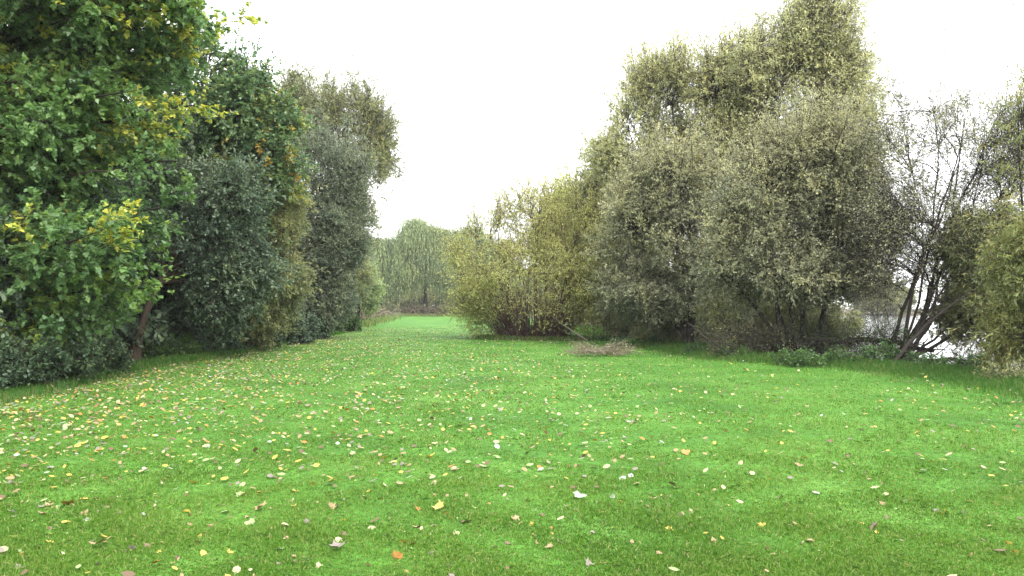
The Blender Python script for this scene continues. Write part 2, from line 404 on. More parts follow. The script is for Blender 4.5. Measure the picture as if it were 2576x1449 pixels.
IVY_M = leaf_mat('bramble leaves', [(.022, .042, .024), (.036, .066, .034), (.055, .095, .045), (.08, .125, .05), (.12, .15, .05)], rough=.5, transl=.25, spec=.35)
DEAD_M = leaf_mat('withered leaves', [(.07, .055, .035), (.14, .115, .07), (.22, .185, .11), (.27, .24, .15), (.30, .27, .16)], rough=.7, transl=.3)

# ------------------------------------------------------------------ left-hand wood
maple = tree('maple_tree', 'big green maple with yellow sprays filling the top left corner', 'tree', (-13.2, 18.2), (.6, -.3, 6.6), (5.4, 4.9, 6.4), 11, MAPLE_M,
     trunk_r=.22, n1=200, n2=2600, n3=15000, nl=16, l1=5.2, l2=.85, l3=.45, leaf=.105, wl=.95, shape=MAPLE, upb=1.6, up1=-.015, up2=-.02, up3=-.10, t1=.08, a1=(50, 88), patch=[(.035, 3.0)], lump=.3, clump=.22, blobs=lobe(17.8, (40,120,430,360), (330,70,205,260), (200,450,300,210), (250,640,185,85,16.2), (40,720,260,150,16.5), (0,-260,450,260)), trunkfrac=.95, tint_sd=.08)
mapleb = tree('maple_tree', 'dark green maple with an orange-tinged top behind the big corner maple', 'tree', (-11.6, 27), (.3, 0, 5.6), (4.2, 4, 5.2), 12, MAPLE2_M,
     trunk_r=.2, n1=180, n2=1500, n3=11000, nl=13, l1=4, l2=1.0, l3=.5, leaf=.10, wl=.9, shape=MAPLE, upb=1.3, up1=-.01, up3=-.08, t1=.12, a1=(45, 80), patch=[(.010, 5)], lump=.35, clump=.22, blobs=lobe(26.5, (580,300,105,140), (650,430,100,120), (450,230,150,200), (500,560,160,150), (615,235,75,85), (690,330,60,90)), tint_sd=.09)
tree('hawthorn_tree', 'blue-green tree on a bare leaning brown trunk at the wood edge', 'tree', (gx(340, 22.8), 22.8), (1.9, 1.3, 3.3), (2.5, 2.2, 1.9), 13, DARK_M, bark=BARKB,
     trunk_r=.13, lean=(.1, 0), trunkfrac=.75, n1=110, n2=1000, n3=7000, nl=14, l1=2.4, l2=.8, l3=.4, leaf=.075, wl=.6, shape=OVAL, t1=.45, up0=.0, a1=(40, 80), upb=1, blobs=lobe(23.8, (470,600,120,75), (590,650,85,95), (560,500,110,80), (600,760,60,60)))
tree('willow_shrub', 'olive-yellow bushy willow between the blue-green tree and the grey willow', 'shrub', (-9.9, 30), (.3, 0, 3.3), (1.8, 1.8, 3.5), 14, OLIVE_M,
     stems=7, spread=.4, trunk_r=.06, n1=120, n2=1200, n3=9000, nl=16, l1=1.4, l2=.7, l3=.45, leaf=.10, wl=.28, t1=.1, up3=-.12, blobs=lobe(28, (665,470,80,110), (655,700,105,140), (700,590,65,120), (600,790,80,60)))
tree('sallow_tree', 'grey-leaved sallow with a broad dome, in front of the tall ragged willow', 'tree', (-9.9, 38), (.5, 0, 4.9), (3.1, 2.6, 5.0), 15, COOL_M,
     stems=6, spread=.45, trunk_r=.10, n1=190, n2=2200, n3=14000, nl=15, l1=2.4, l2=.8, l3=.45, leaf=.075, wl=.45, t1=.08, kid='trunk', blobs=lobe(38, (825,440,95,110), (790,600,110,130), (845,570,75,130), (790,750,100,80)), thin=.3, fly_=.1, lump=.33, whip=.06, htint=.0)
tree('willow_tree', 'tall olive willow with a thin ragged top, highest behind the grey sallow', 'tree', (-10.6, 46), (.6, 0, 8.0), (3.9, 3.3, 6.6), 16, OLIVE_M,
     stems=8, spread=.7, trunk_r=.09, n1=180, n2=2000, n3=13000, nl=14, l1=3, l2=1.1, l3=.6, leaf=.11, wl=.35, t1=.15, up1=.05, up3=-.05, lump=.4, blobs=lobe(46, (850,320,130,105), (915,420,85,120), (755,300,75,90), (885,560,50,100), (950,350,55,70)), fly_=.2, thin=.6, whip=.08)
tree('willow_shrub', 'olive bush with brown twigs past the grey sallow', 'shrub', (-10.9, 53), (0, 0, 3.1), (2.2, 2.4, 3.4), 17, OLIVE_M,
     stems=6, spread=.5, trunk_r=.06, n1=100, n2=900, n3=6000, nl=15, l1=1.5, l2=.8, l3=.5, leaf=.13, wl=.3, t1=.08, blobs=lobe(53, (850,690,70,95), (835,620,60,80)))
tree('willow_shrub', 'pale olive bush farthest along the left edge beside the weeping willows', 'shrub', (-13.6, 70), (0, 0, 3.3), (2.6, 3, 3.5), 18, WEEP_M,
     stems=6, spread=.5, trunk_r=.07, n1=90, n2=900, n3=5000, nl=14, l1=2, l2=1, l3=.6, leaf=.17, wl=.3, t1=.08, blobs=lobe(70, (905,735,42,50), (890,710,45,60)))
tree('elder_bush', 'low dark bush at the foot of the olive-yellow bushy willow, reaching onto the grass', 'shrub', (-9.2, 33), (0, 0, .75), (1.1, 1.2, .95), 19, DARK_M,
     stems=8, spread=1.1, trunk_r=.025, n1=40, n2=300, n3=1800, nl=12, l1=.7, l2=.4, l3=.25, leaf=.08, wl=.6, shape=OVAL, t1=.05)
# brambles along the foot of the left wood
for i, (px, d_, rr, hh, lab) in enumerate([
    (-60, 14.2, 1.1, .95, 'dark bramble mound cut by the left border of the photo'), (110, 15.6, 1.2, .85, 'blue-green bramble mound below the maple boughs'),
    (235, 17.8, 1.0, .8, 'rounded bramble bush nearest the leaning brown trunk'), (455, 23.8, .8, .42, 'low ivy-leaved bramble right of the leaning brown trunk'),
    (560, 26.5, .9, .5, 'small bramble under the blue-green tree'), (660, 30, .9, .6, 'bramble under the olive-yellow willow'),
    (800, 38, 1.1, 1.1, 'dark green bramble at the foot of the grey sallow'), (880, 50, 1.4, .9, 'low green bramble farthest along the left edge')]):
    tree('bramble_bush', lab, 'bramble', (gx(px, d_) - .45, d_ + .3), (0, 0, hh * .45), (rr, rr, hh * .7), 30 + i, IVY_M if i not in (3, 7) else NETT_M, bark=BARKR,
         stems=10, spread=1.6, trunk_r=.012, n1=50, n2=350, n3=2200, nl=9, l1=.6, l2=.35, l3=.22, leaf=.06, wl=.65, shape=OVAL, t1=.05, up0=-.08, twig=.003, upb=1.4, group='brambles along the foot of the left wood')
# young growth low under the maple
tree('maple_sapling', 'young maple with low green sprays under the big corner maple', 'sapling', (-10.6, 16.9), (0, 0, 1.3), (1.5, 1.2, 1.5), 41, MAPLE_M,
     stems=4, spread=.5, trunk_r=.03, n1=40, n2=240, n3=900, nl=9, l1=1.3, l2=.6, l3=.35, leaf=.115, wl=.95, shape=MAPLE, upb=1.5, t1=.1)
# slender trunks in the shade
slim = tree('slender_tree', 'thin dark tree standing in the shade inside the left wood', 'tree', (-12.6, 24.5), (0, 0, 5.6), (1.3, 1.3, 2.6), 42, DARK_M,
     trunk_r=.06, n1=30, n2=200, n3=1200, nl=10, l1=1.3, l2=.6, l3=.4, leaf=.09, wl=.6, shape=OVAL, t1=.35, group='thin trees inside the left wood', l0wig=.03)
rs = random.Random(3)
for i in range(26):
    yy = 19 + i * 1.1 + rs.uniform(-.5, .5)
    dup(slim, (left_edge(yy) - rs.uniform(1.6, 6.5), yy, -.05), rs.uniform(0, 6.28), scale=(1, 1, rs.uniform(.8, 1.25)))
back = tree('woodland_tree', 'shaded broadleaf tree deep in the left wood behind the first row', 'tree', (-19.5, 24), (0, 0, 6), (4.2, 4.2, 5.8), 43, MAPLE2_M,
     trunk_r=.2, n1=70, n2=700, n3=4500, nl=11, l1=4, l2=1.3, l3=.6, leaf=.15, wl=.8, shape=SIMPLE, t1=.05, a1=(45, 85), group='trees deep in the left wood')
for i, (x_, y_, s_) in enumerate([(-18, 31, 1.0), (-16.5, 38.5, 1.05), (-17.5, 47, 1.1), (-17, 56, 1.0), (-18.5, 66, .9), (-22, 82, .85), (-25, 100, .8), (-20, 15, 1.1), (-26, 38, 1.3), (-27, 55, 1.3)]):
    dup(back, (x_, y_, 0), i * 1.3 + .4, scale=s_)

und = tree('hazel_bush', 'shaded leafy bush in the undergrowth inside the left wood', 'shrub', (-12.2, 21), (0, 0, 1.5), (1.9, 1.9, 1.9), 44, DARK_M,
     stems=9, spread=.9, trunk_r=.03, n1=60, n2=450, n3=2600, nl=10, l1=1.2, l2=.6, l3=.4, leaf=.09, wl=.6, shape=OVAL, t1=.05, group='undergrowth bushes inside the left wood')
for i in range(17):
    yy = 16 + i * 2.9
    dup(und, (left_edge(yy) - (2.6, 4.4, 6.6)[i % 3] - .5 * (yy > 40), yy, -.05), i * 1.9, scale=1 + .25 * ((i * 5) % 4) / 3 + yy / 120)
# ------------------------------------------------------------------ far weeping willows
wkw = dict(stems=1, trunk_r=.4, n1=90, n2=560, n3=8500, nl=26, l1=5, l2=1.5, l3=4.4, up1=0, up2=-.12, up3=-.7, leaf=.26, wl=.24, hang=1, t1=.3, a1=(30, 85), tp=1, twig=.012, trunkfrac=.7, lump=.35, clump=.3, tint_sd=.08)
tree('weeping_willow', 'tallest weeping willow at the far end of the glade, with curtains of pale green foliage', 'tree', (-14.4, 132), (0, 0, 10.2), (5.4, 5, 5.6), 51, WEEP_M, **wkw, blobs=lobe(131, (1065,592,58,36), (1112,625,45,38), (1018,645,38,35), (1070,662,72,28)))
tree('weeping_willow', 'lower weeping willow at the far end, left of the tallest one', 'tree', (-21.5, 130), (0, 0, 8.0), (4.6, 4, 4.2), 52, WEEP_M, **wkw, blobs=lobe(129, (955,632,38,30), (920,655,42,30), (985,665,32,25)))
tree('weeping_willow', 'weeping willow at the far end, partly behind the many-stemmed bush', 'tree', (-6.8, 134), (0, 0, 9.2), (5.2, 5, 5.6), 53, WEEP_M, **wkw, blobs=lobe(134, (1170,612,52,42), (1215,640,55,40), (1145,660,40,30)))
far = tree('broadleaf_tree', 'distant tree closing the view behind the weeping willows', 'tree', (-30, 160), (0, 0, 5), (6, 6, 6.0), 54, OLIVE_M,
     trunk_r=.3, n1=60, n2=500, n3=3500, nl=14, l1=5, l2=2, l3=1.2, leaf=.36, wl=.6, t1=.02, group='distant trees closing the far end')
for i, (x_, y_, s_) in enumerate([(-36, 142, .8), (-26, 146, .75), (-18, 147, .6), (-10, 149, .6), (-2, 146, .7), (6, 142, .8), (-40, 150, 1), (-19, 158, 1), (-9, 160, 1.0), (2, 155, 1.05), (12, 150, .95), (22, 160, .9)]):
    dup(far, (x_, y_, 0), i * 1.1, scale=s_)
for i, (x_, y_, s_) in enumerate([(45 + i * 13 + (i % 3) * 3, 176 - i * 3 + (i % 2) * 6, .5 + .12 * ((i * 7) % 5)) for i in range(12)]):
    dup(far, (x_, y_, 0), i * 1.7, 'small distant tree on the far shore of the lake', 'trees on the far shore', s_)
for i, (px, w_, lab) in enumerate([(965, 1.8, 'scrubby thicket at the foot of the left weeping willow'), (1065, 2.2, 'brown scrub under the tallest weeping willow'), (1150, 2.2, 'dark scrub at the far end beside the many-stemmed bush')]):
    tree('scrub_bush', lab, 'shrub', (gx(px, 130), 131), (0, 0, .6), (w_ * 1.9, 1.6, .9), 60 + i, DEAD_M if i == 1 else OLIVE_M, stems=12, spread=2.5, bs=w_, trunk_r=.04, n1=60, n2=300, n3=1500, nl=9, l1=1, l2=.7, l3=.5, leaf=.2, wl=.4, t1=.05, lump=.4)

# ------------------------------------------------------------------ centre
tree('osier_bush', 'many-stemmed yellow-green osier bush with red-brown stems standing on the lawn', 'bush', (1.0, 38.4), (-.1, 0, 3.6), (5.1, 3.8, 4.0), 71, YEL_M, bark=BARKR,
     stems=64, spread=2.4, bs=1.35, trunk_r=.045, n1=420, n2=2800, n3=12000, nl=11, l1=1.7, l2=.9, l3=.5, up0=.05, up1=.04, up2=.02, up3=-.03, leaf=.08, wl=.32, t1=.06, a1=(20, 70), lump=.35, clump=.2, twig=.006, tp=1.1, blobs=lobe(38.4, (1320,580,115,110), (1225,640,95,105), (1430,600,115,115), (1200,770,60,50), (1320,700,200,90), (1480,740,90,85), (1340,800,120,45), (1230,810,60,30)), fly_=.2, thin=.4, rise=.35, whip=.06)
tree('willow_tree', 'yellow-green willow right behind the many-stemmed bush', 'tree', (5.4, 45), (0, 0, 4.6), (3.6, 3, 4.8), 72, YEL_M,
     stems=8, spread=.6, trunk_r=.08, n1=150, n2=1500, n3=12000, nl=13, l1=2.2, l2=.9, l3=.55, up1=.05, leaf=.12, wl=.32, t1=.08, kid='trunk', blobs=lobe(45, (1440,580,105,105), (1510,660,95,130)), thin=.4, fly_=.2, whip=.06)
tree('willow_tree', 'slim olive willow rising between the yellow-green willow and the tall right-hand trees', 'tree', (6.2, 40), (0, 0, 5.0), (2.3, 2.2, 5.0), 73, OLIVE_M,
     stems=6, spread=.4, trunk_r=.09, n1=140, n2=1200, n3=8000, nl=13, l1=1.8, l2=.9, l3=.55, up1=.05, leaf=.11, wl=.35, t1=.08, kid='trunk', blobs=lobe(41, (1540,500,70,120), (1550,670,95,160)), thin=.4, fly_=.2, whip=.06)
rng = Rnd(9); osier = [o_ for o_ in COL.objects if o_.name.startswith('osier_bush')][0]; n = 650
ph = rng.random(n) * 6.283; rr = np.sqrt(rng.random(n)); Ps = grow(rng, np.stack([np.cos(ph) * rr * 1.7, np.sin(ph) * rr * 1.0, np.zeros(n)], 1),
    np.stack([np.cos(ph) * rr * .8, np.sin(ph) * rr * .8, np.ones(n)], 1), rng.uniform(.5, 2.9, n), 6, .09, 0)
tag(link('basal_shoots', make_mesh('basal_shoots', [(*tubes(Ps, rng.uniform(.008, .018, (n, 1)) * (1 - .7 * np.linspace(0, 1, 6)), 4), 0, None)], [BARKR], True), osier), kind='stuff')
# ------------------------------------------------------------------ right-hand trees
tree('willow_tree', 'tall pale olive willow, left of the highest tree on the right', 'tree', (7.9, 37), (0, 0, 7.2), (3.9, 3.4, 6.2), 81, TAN_M,
     stems=9, spread=.75, trunk_r=.10, n1=220, n2=2500, n3=16000, nl=13, l1=2.8, l2=1.0, l3=.6, up1=.05, leaf=.095, wl=.38, t1=.1, kid='trunk', lump=.38, blobs=lobe(37, (1665,240,105,140), (1600,400,105,150), (1725,400,130,160), (1590,590,90,120)), fly_=.2, thin=.6, whip=.08)
tree('willow_tree', 'highest pale willow on the right, its top cut by the upper border', 'tree', (11.9, 33), (-.2, 0, 8.4), (3.7, 3.2, 6.9), 82, TAN_M,
     stems=9, spread=.7, trunk_r=.11, n1=240, n2=2600, n3=17000, nl=13, l1=2.8, l2=1.0, l3=.6, up1=.06, leaf=.09, wl=.38, t1=.1, kid='trunk', lump=.38, blobs=lobe(33, (2060,100,120,125), (1960,190,115,135), (2125,260,105,170), (2000,400,150,150), (2130,420,90,130)), fly_=.2, thin=.6, whip=.08)
tree('willow_tree', 'pale willow filling the space between the two tallest right-hand willows', 'tree', (10.0, 35.5), (0, 0, 6.4), (3.2, 3, 6.0), 89, TAN_M,
     stems=7, spread=.4, trunk_r=.12, n1=170, n2=1900, n3=12000, nl=13, l1=2.6, l2=1.0, l3=.6, up1=.05, leaf=.095, wl=.38, t1=.1, kid='trunk', lump=.38, blobs=lobe(35.5, (1850,220,105,130), (1850,420,140,160)), fly_=.2, thin=.6, whip=.08)
tree('sallow_tree', 'grey-green sallow with foliage almost to the ground, right of the slim olive willow', 'tree', (7.0, 31.5), (-.1, 0, 4.0), (3.1, 2.6, 3.9), 83, GREY_M,
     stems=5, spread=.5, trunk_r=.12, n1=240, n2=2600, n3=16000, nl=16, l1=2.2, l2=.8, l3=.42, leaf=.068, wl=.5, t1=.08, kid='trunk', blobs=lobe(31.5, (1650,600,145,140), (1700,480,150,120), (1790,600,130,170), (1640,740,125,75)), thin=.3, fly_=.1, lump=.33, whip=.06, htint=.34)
tree('sallow_tree', 'broad grey-green sallow with a big dome over dark trunks, nearest on the right', 'tree', (9.2, 25.6), (-.1, 0, 4.0), (3.6, 3.3, 3.7), 84, GREY_M,
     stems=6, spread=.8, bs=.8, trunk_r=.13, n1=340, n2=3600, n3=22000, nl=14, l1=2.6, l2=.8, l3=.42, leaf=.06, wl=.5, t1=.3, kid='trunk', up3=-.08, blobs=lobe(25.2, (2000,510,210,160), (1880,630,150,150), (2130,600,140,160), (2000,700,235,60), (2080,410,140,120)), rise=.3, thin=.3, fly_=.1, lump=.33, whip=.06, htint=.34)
tree('sallow_tree', 'half-bare dark-branched sallow leaning right over the water', 'tree', (10.3, 22.2), (1.9, .3, 4.7), (4.1, 2.3, 4.2), 85, GREY_M,
     stems=13, spread=2.6, bs=.6, lean=(.55, 0), trunk_r=.07, n1=260, n2=1900, n3=13000, nl=4, l1=2.6, l2=1.0, l3=.55, leaf=.055, wl=.45, t1=.1, kid='trunk', twig=.0042, a1=(20, 60), l0wig=.9, blobs=lobe(22.4, (2330,450,150,230), (2470,480,130,210), (2280,620,120,170), (2430,660,140,120), (2550,420,70,120)), rise=.42, up3=.03, whip=.03, ends=((2290,230,22), (2440,300,22.5), (2560,430,22), (2590,570,21.5), (2420,470,23), (2270,380,22.8), (2510,660,21.5), (2460,330,21.8), (2350,560,22), (2440,600,23)), up1=-.16, up2=-.02)
tree('willow_shrub', 'dark olive willow shrub standing at the water behind the bright right-border willow', 'shrub', (13.6, 21.8), (0, 0, 1.9), (2.2, 1.8, 2.9), 86, OLIVE_M,
     stems=7, spread=.8, trunk_r=.06, n1=120, n2=1000, n3=8000, nl=14, l1=1.5, l2=.7, l3=.4, leaf=.08, wl=.35, t1=.05, blobs=lobe(21.8, (2480,640,85,100), (2480,790,110,90)))
tree('willow_tree', 'bright yellow-green narrow-leaved willow cut by the right border', 'tree', (11.7, 16.8), (0, 0, 2.0), (1.5, 1.5, 2.2), 87, EDGE_M,
     stems=6, spread=.5, trunk_r=.06, n1=100, n2=700, n3=2600, nl=16, l1=1.1, l2=.6, l3=.5, leaf=.10, wl=.18, t1=.1, up3=-.25, kid='trunk', blobs=lobe(16.8, (2630,700,85,140), (2590,860,60,60)))
tree('willow_tree', 'thin willow with sparse hanging leaves against the sky at the right border', 'tree', (13.0, 18.8), (-.5, 0, 5.0), (2.4, 2, 3.0), 88, EDGE_M,
     stems=4, spread=.3, trunk_r=.08, n1=45, n2=260, n3=550, nl=8, l1=2, l2=.9, l3=.5, leaf=.12, wl=.2, t1=.3, up3=-.2, twig=.003, blobs=lobe(18.8, (2640,330,130,180)))

ur = tree('bankside_bush', 'dark bush in the shade on the bank behind the right-hand sallows', 'shrub', (8.6, 29.5), (0, 0, 1.1), (1.7, 1.5, 1.5), 45, OLIVE_M,
     stems=9, spread=.9, trunk_r=.03, n1=60, n2=450, n3=2800, nl=10, l1=1.1, l2=.55, l3=.35, leaf=.075, wl=.5, shape=OVAL, t1=.05, group='bushes on the bank behind the right-hand sallows')
for i, (x_, y_, s_) in enumerate([(10.2, 27.6, .8), (10.4, 31, 1.1), (7.2, 35, 1.2), (5.6, 37.5, 1.0), (12.0, 30, .7), (9, 39, 1.2), (12.6, 39, 1.2)]):
    dup(ur, (x_, y_, -.05), i * 1.7, scale=s_)
# ------------------------------------------------------------------ logs, limbs, brash, pole
def wood(name, label, cat, pts, r0, r1, mat, group=None, twigs=0, seed=1, leafm=None, tl=.5, S=8):
    rng = Rnd(seed); pts = np.array(pts, float)
    o0 = pts[0].copy(); P = pts - o0
    t = np.linspace(0, 1, len(P)); tt = np.linspace(0, 1, 12)
    P = np.stack([np.interp(tt, t, P[:, i]) for i in range(3)], 1) + np.concatenate([np.zeros((1, 3)), rng.normal(0, r0 * .25, (11, 3))])
    R = (r0 + (r1 - r0) * tt)[None]
    bl = [(*tubes(P[None], R, S), 0, None)]
    root = thing(name, label, cat, tuple(o0), group)
    if twigs:
        s, d, _, _ = spawn(rng, P[None], twigs, .15, 1, 25, 75)
        P1 = grow(rng, s, d, tl * rng.uniform(.5, 1.3, twigs), 5, .18, .02)
        bl.append((*tubes(P1, np.full((twigs, 1), r0 * .28) * (1 - .8 * np.linspace(0, 1, 5)), 4), 0, None))
        s, d, _, _ = spawn(rng, P1, twigs * 4, .2, 1, 25, 60)
        P2 = grow(rng, s, d, tl * .45 * rng.uniform(.5, 1.3, twigs * 4), 4, .2, 0)
        bl.append((*tubes(P2, np.full((twigs * 4, 1), r0 * .1) * (1 - .6 * np.linspace(0, 1, 4)), 3), 0, None))
    link('limb', make_mesh('limb', bl, [mat], True), root)
    return root
wood('fallen_log', 'dark fallen trunk lying low across the foot of the nearest right-hand sallow', 'log', [(7.9, 24.1, .25), (9.2, 23.8, .55), (10.8, 23.2, .62), (12.2, 23.0, .35)], .11, .06, BARK, twigs=18, seed=4)
wood('leaning_limb', 'dark limb rising to the right across the bright gap of water', 'branch', [(gx(2235, 20.6), 20.6, .0), (gx(2300, 21), 21, gz(845, 21)), (gx(2380, 21), 21, gz(775, 21)), (gx(2500, 21.4), 21.4, gz(690, 21.4))], .06, .025, BARK, twigs=12, seed=5, tl=.9)
wood('fallen_limb', 'forked dark limb lying low over the water below the leaning limb', 'branch', [(gx(2230, 21.5), 21.5, .15), (gx(2330, 21.5), 21.5, gz(905, 21.5)), (gx(2420, 21), 21, gz(905, 21)), (gx(2490, 20.5), 20.5, gz(925, 20.5))], .07, .03, BARK, twigs=10, seed=6, tl=.8)
wood('fallen_limb', 'crooked limb rising from the mud at the left end of the fallen trunk', 'branch', [(gx(1860, 23.5), 23.5, .0), (gx(1820, 23.8), 23.8, .3), (gx(1770, 24), 24, .7), (gx(1730, 24.5), 24.5, 1.1)], .035, .012, BARK, twigs=8, seed=7, tl=.7)
wood('bare_pole', 'pale bare pole leaning out of the many-stemmed bush onto the grass', 'pole', [(gx(1478, 36.6), 36.6, .02), (gx(1440, 36.9), 36.9, .42), (gx(1380, 37.5), 37.5, 1.2)], .035, .045, DEADW, seed=8)
# brash pile
rng = Rnd(21); bx_, by_ = gx(1498, 26.5), 26.3
pile = thing('brash_pile', 'heap of cut pale branches with withered leaves on the lawn in front of the trees', 'brushwood', (bx_, by_, 0))
n = 30; ang = rng.normal(0, .55, n) + np.where(rng.random(n) < .5, 0, np.pi)
S = np.stack([rng.normal(0, .28, n), rng.normal(0, .2, n), rng.uniform(.03, .16, n)], 1)
P = grow(rng, S, np.stack([np.cos(ang), np.sin(ang) * .6, rng.uniform(-.03, .3, n)], 1), rng.uniform(.3, 1.0, n), 7, .12, -.04)
P[..., 2] = np.maximum(P[..., 2], .03)
s2, d2, _, _ = spawn(rng, P, 260, .2, 1, 20, 60); P2 = grow(rng, s2, d2, rng.uniform(.15, .5, 260), 4, .2, .01); P2[..., 2] = np.maximum(P2[..., 2], .03)
link('branches', make_mesh('branches', [(*tubes(P, rng.uniform(.01, .022, (n, 1)) * (1 - .6 * np.linspace(0, 1, 7)), 5), 0, None), (*tubes(P2, np.full((260, 1), .006) * (1 - .5 * np.linspace(0, 1, 4)), 3), 0, None)], [DEADW], True), pile)
pi = rng.integers(0, 260, 1900) ** 1; pos = P2[pi, rng.integers(1, 4, 1900)] + rng.normal(0, .05, (1900, 3)); pos[:, 2] = np.abs(pos[:, 2]) * .75 + .02
d = nrm(rng.normal(size=(1900, 3))); sz = rng.uniform(.05, .1, 1900)
link('withered_leaves', make_mesh('withered_leaves', [(*leaves(rng, pos, d, .5, SIMPLE, sz, sz * .35), 0, rng.random(1900))], [DEAD_M]), pile)
tag(pile.children[-1], kind='stuff')
# pile at the far end of the left edge
wood('fallen_branch', 'bleached broken branches lying at the far left edge of the lawn', 'branch', [(gx(930, 100), 100, .2), (gx(975, 103), 103, .9), (gx(1000, 104), 104, .15)], .16, .08, DEADW, twigs=16, seed=9, tl=2.0)
# rusty dock stalks
for i, (px, d_, lab) in enumerate([(905, 74, 'rusty red-brown dock stalks on the left edge, nearer clump'), (945, 88, 'rusty red-brown dock stalks on the left edge, farther clump'), (1600, 39, 'brown dead stalks beside the grey-green sallow')]):
    tree('dock_plant', lab, 'weeds', (gx(px, d_), d_), (0, 0, .9), (1.4, 1.0, .9), 90 + i, DEAD_M, bark=BARKR, stems=22, spread=.3, bs=1.2, trunk_r=.02, n1=60, n2=200, n3=500, nl=6, l1=.5, l2=.3, l3=.2, leaf=.09, wl=.4, t1=.3)
for i, (px, d_, w2, h2, lab) in enumerate([(2190, 22, 1.0, .9, 'bare twiggy bush between the big sallow and the water gap'), (2420, 20.5, .8, .8, 'bare twiggy bush right of the water gap'), (1900, 24.2, 1.3, .8, 'brown twiggy undergrowth under the left side of the big sallow'), (2060, 24, 1.2, .8, 'brown twiggy undergrowth behind the fallen log')]):
    tree('twiggy_bush', lab, 'shrub', (gx(px, d_), d_), (0, 0, h2 * .6), (w2, .7, h2 * .7), 130 + i, OLIVE_M if i == 2 else NETT_M, bark=BARK, stems=12, spread=1.2, bs=w2 * .5, trunk_r=.02, n1=70, n2=420, n3=1300, nl=2, l2=.5, l3=.35, leaf=.045, t1=.1, twig=.005)
# nettles and small leafy plants
npl = [(1990, 21.3, .55, 'leafy green nettle clump left of centre under the nearest sallow'), (2030, 20.7, .5, 'bright nettle clump in front of the fallen trunk'), (2130, 21, .6, 'nettle clump below the leaning sallow'),
       (2210, 21, .9, 'taller nettle clump at the start of the water gap'), (1850, 24, .6, 'nettles at the left end of the fallen trunk'), (2330, 19.5, .5, 'low nettles in front of the water gap'),
       (2450, 18.6, .6, 'nettles below the dark olive shrub'), (1760, 26.5, .5, 'small nettles between the two grey-green sallows'), (1560, 30.5, .5, 'sprig of nettles right of the brash heap'), (1660, 33, .6, 'nettle clump at the foot of the far sallow'),
       (2540, 16.3, .45, 'dry nettles under the right-border willow')]
for i, (px, d_, h_, lab) in enumerate(npl):
    tree('nettle_clump', lab, 'nettles', (gx(px, d_), d_), (0, 0, h_ * .4), (.6, .35, h_ * .5), 100 + i, NETT_M if i != 10 else OLIVE_M, stems=12, spread=.5, bs=.3, trunk_r=.008, n1=40, n2=120, n3=300, nl=5, l1=.2, l2=.15, l3=.1, leaf=.045, wl=.6, shape=OVAL, t1=.1, twig=.002, group='nettles along the right edge', kid='stem')

# ------------------------------------------------------------------ fallen leaves
FC = {'cream': (.31, .28, .15), 'yellow': (.34, .26, .045), 'tan': (.235, .165, .08), 'orange': (.29, .135, .025), 'brown': (.11, .065, .035), 'grey-brown': (.16, .135, .11), 'pale green': (.20, .27, .10), 'silvery': (.24, .275, .21)}
names = list(FC); probs = np.array([.17, .18, .21, .06, .14, .11, .08, .05]); probs /= probs.sum()
FALL = leaf_mat('fallen leaf mix', [FC[k] for k in names], transl=.15, rough=.6, interp='CONSTANT')
FM = {}
for k, c_ in FC.items():
    m, nt, N, L = new_mat('fallen leaf ' + k)
    tc = N.new('ShaderNodeTexCoord'); nz = N.new('ShaderNodeTexNoise'); nz.inputs['Scale'].default_value = 35; nz.inputs['Detail'].default_value = 4
    r = ramp(N, [tuple(v * .4 for v in c_), c_, tuple(min(.85, v * 1.25) for v in c_)])
    p = N.new('ShaderNodeBsdfPrincipled'); p.inputs['Roughness'].default_value = .55; o = N.new('ShaderNodeOutputMaterial')
    L.new(tc.outputs['Object'], nz.inputs['Vector']); L.new(nz.outputs[0], r.inputs[0]); L.new(r.outputs[0], p.inputs['Base Color']); L.new(p.outputs[0], o.inputs[0]); FM[k] = m
def curled(shape, size, curl, fold, rng):
    """leaf as a fan with a mid rib, curled and folded"""
    s = shape * size; s = s - [[size * .5, 0]]
    k = len(s); V = np.zeros((k + 1, 3)); V[:k, :2] = s
    V[:, 2] = curl * ((V[:, 0] / size) ** 2 * 2) * size + fold * np.abs(V[:, 1]) + rng.normal(0, .03 * size, k + 1)
    V[:, 2] -= V[:, 2].min()
    f = np.array([[i, (i + 1) % k, k] for i in range(k)])
    return V, f
rng = Rnd(77)
SH = [('lobed', MAPLE, .95), ('oval', OVAL, .75), ('small pointed', SIMPLE, .6)]
var = {}
for k in names:
    for sn, shp, wd in SH:
        for v_ in range(2):
            s = shp.copy(); s[:, 1] *= wd
            V, f = curled(s, .085 if sn == 'lobed' else .07 if sn == 'oval' else .06, rng.uniform(-.1, .5), rng.uniform(0, .5), rng)
            var[(k, sn, v_)] = make_mesh('fallen_leaf', [(V, f, 0, None)], [FM[k]])
def dens(x, y):
    return 1.9 + 16 * np.exp(-((x + 8.5) / 4.2) ** 2) * np.clip(1.2 - y / 60, .2, 1) + 2.2 * np.exp(-((x + 1) / 4) ** 2)
n = 230000
y = 3.6 + 56 * rng.random(n) ** .62; x = rng.uniform(-.74, .74, n) * (y + .8)
w_ = dens(x, y) / 15 * np.clip(1.15 - y / 75, .15, 1)
ok = (rng.random(n) < w_ * .85 * np.where(x < 2, 1, .75)) & (x > left_edge(y) + .0) & (x < right_edge(y) - .3)
x, y = x[ok], y[ok]
inview = (np.abs(x) < .63 * y) & (y > 4.72)
order = np.argsort(np.where(inview, y, 999)); ci = rng.choice(len(names), len(x), p=probs)
NI = 265
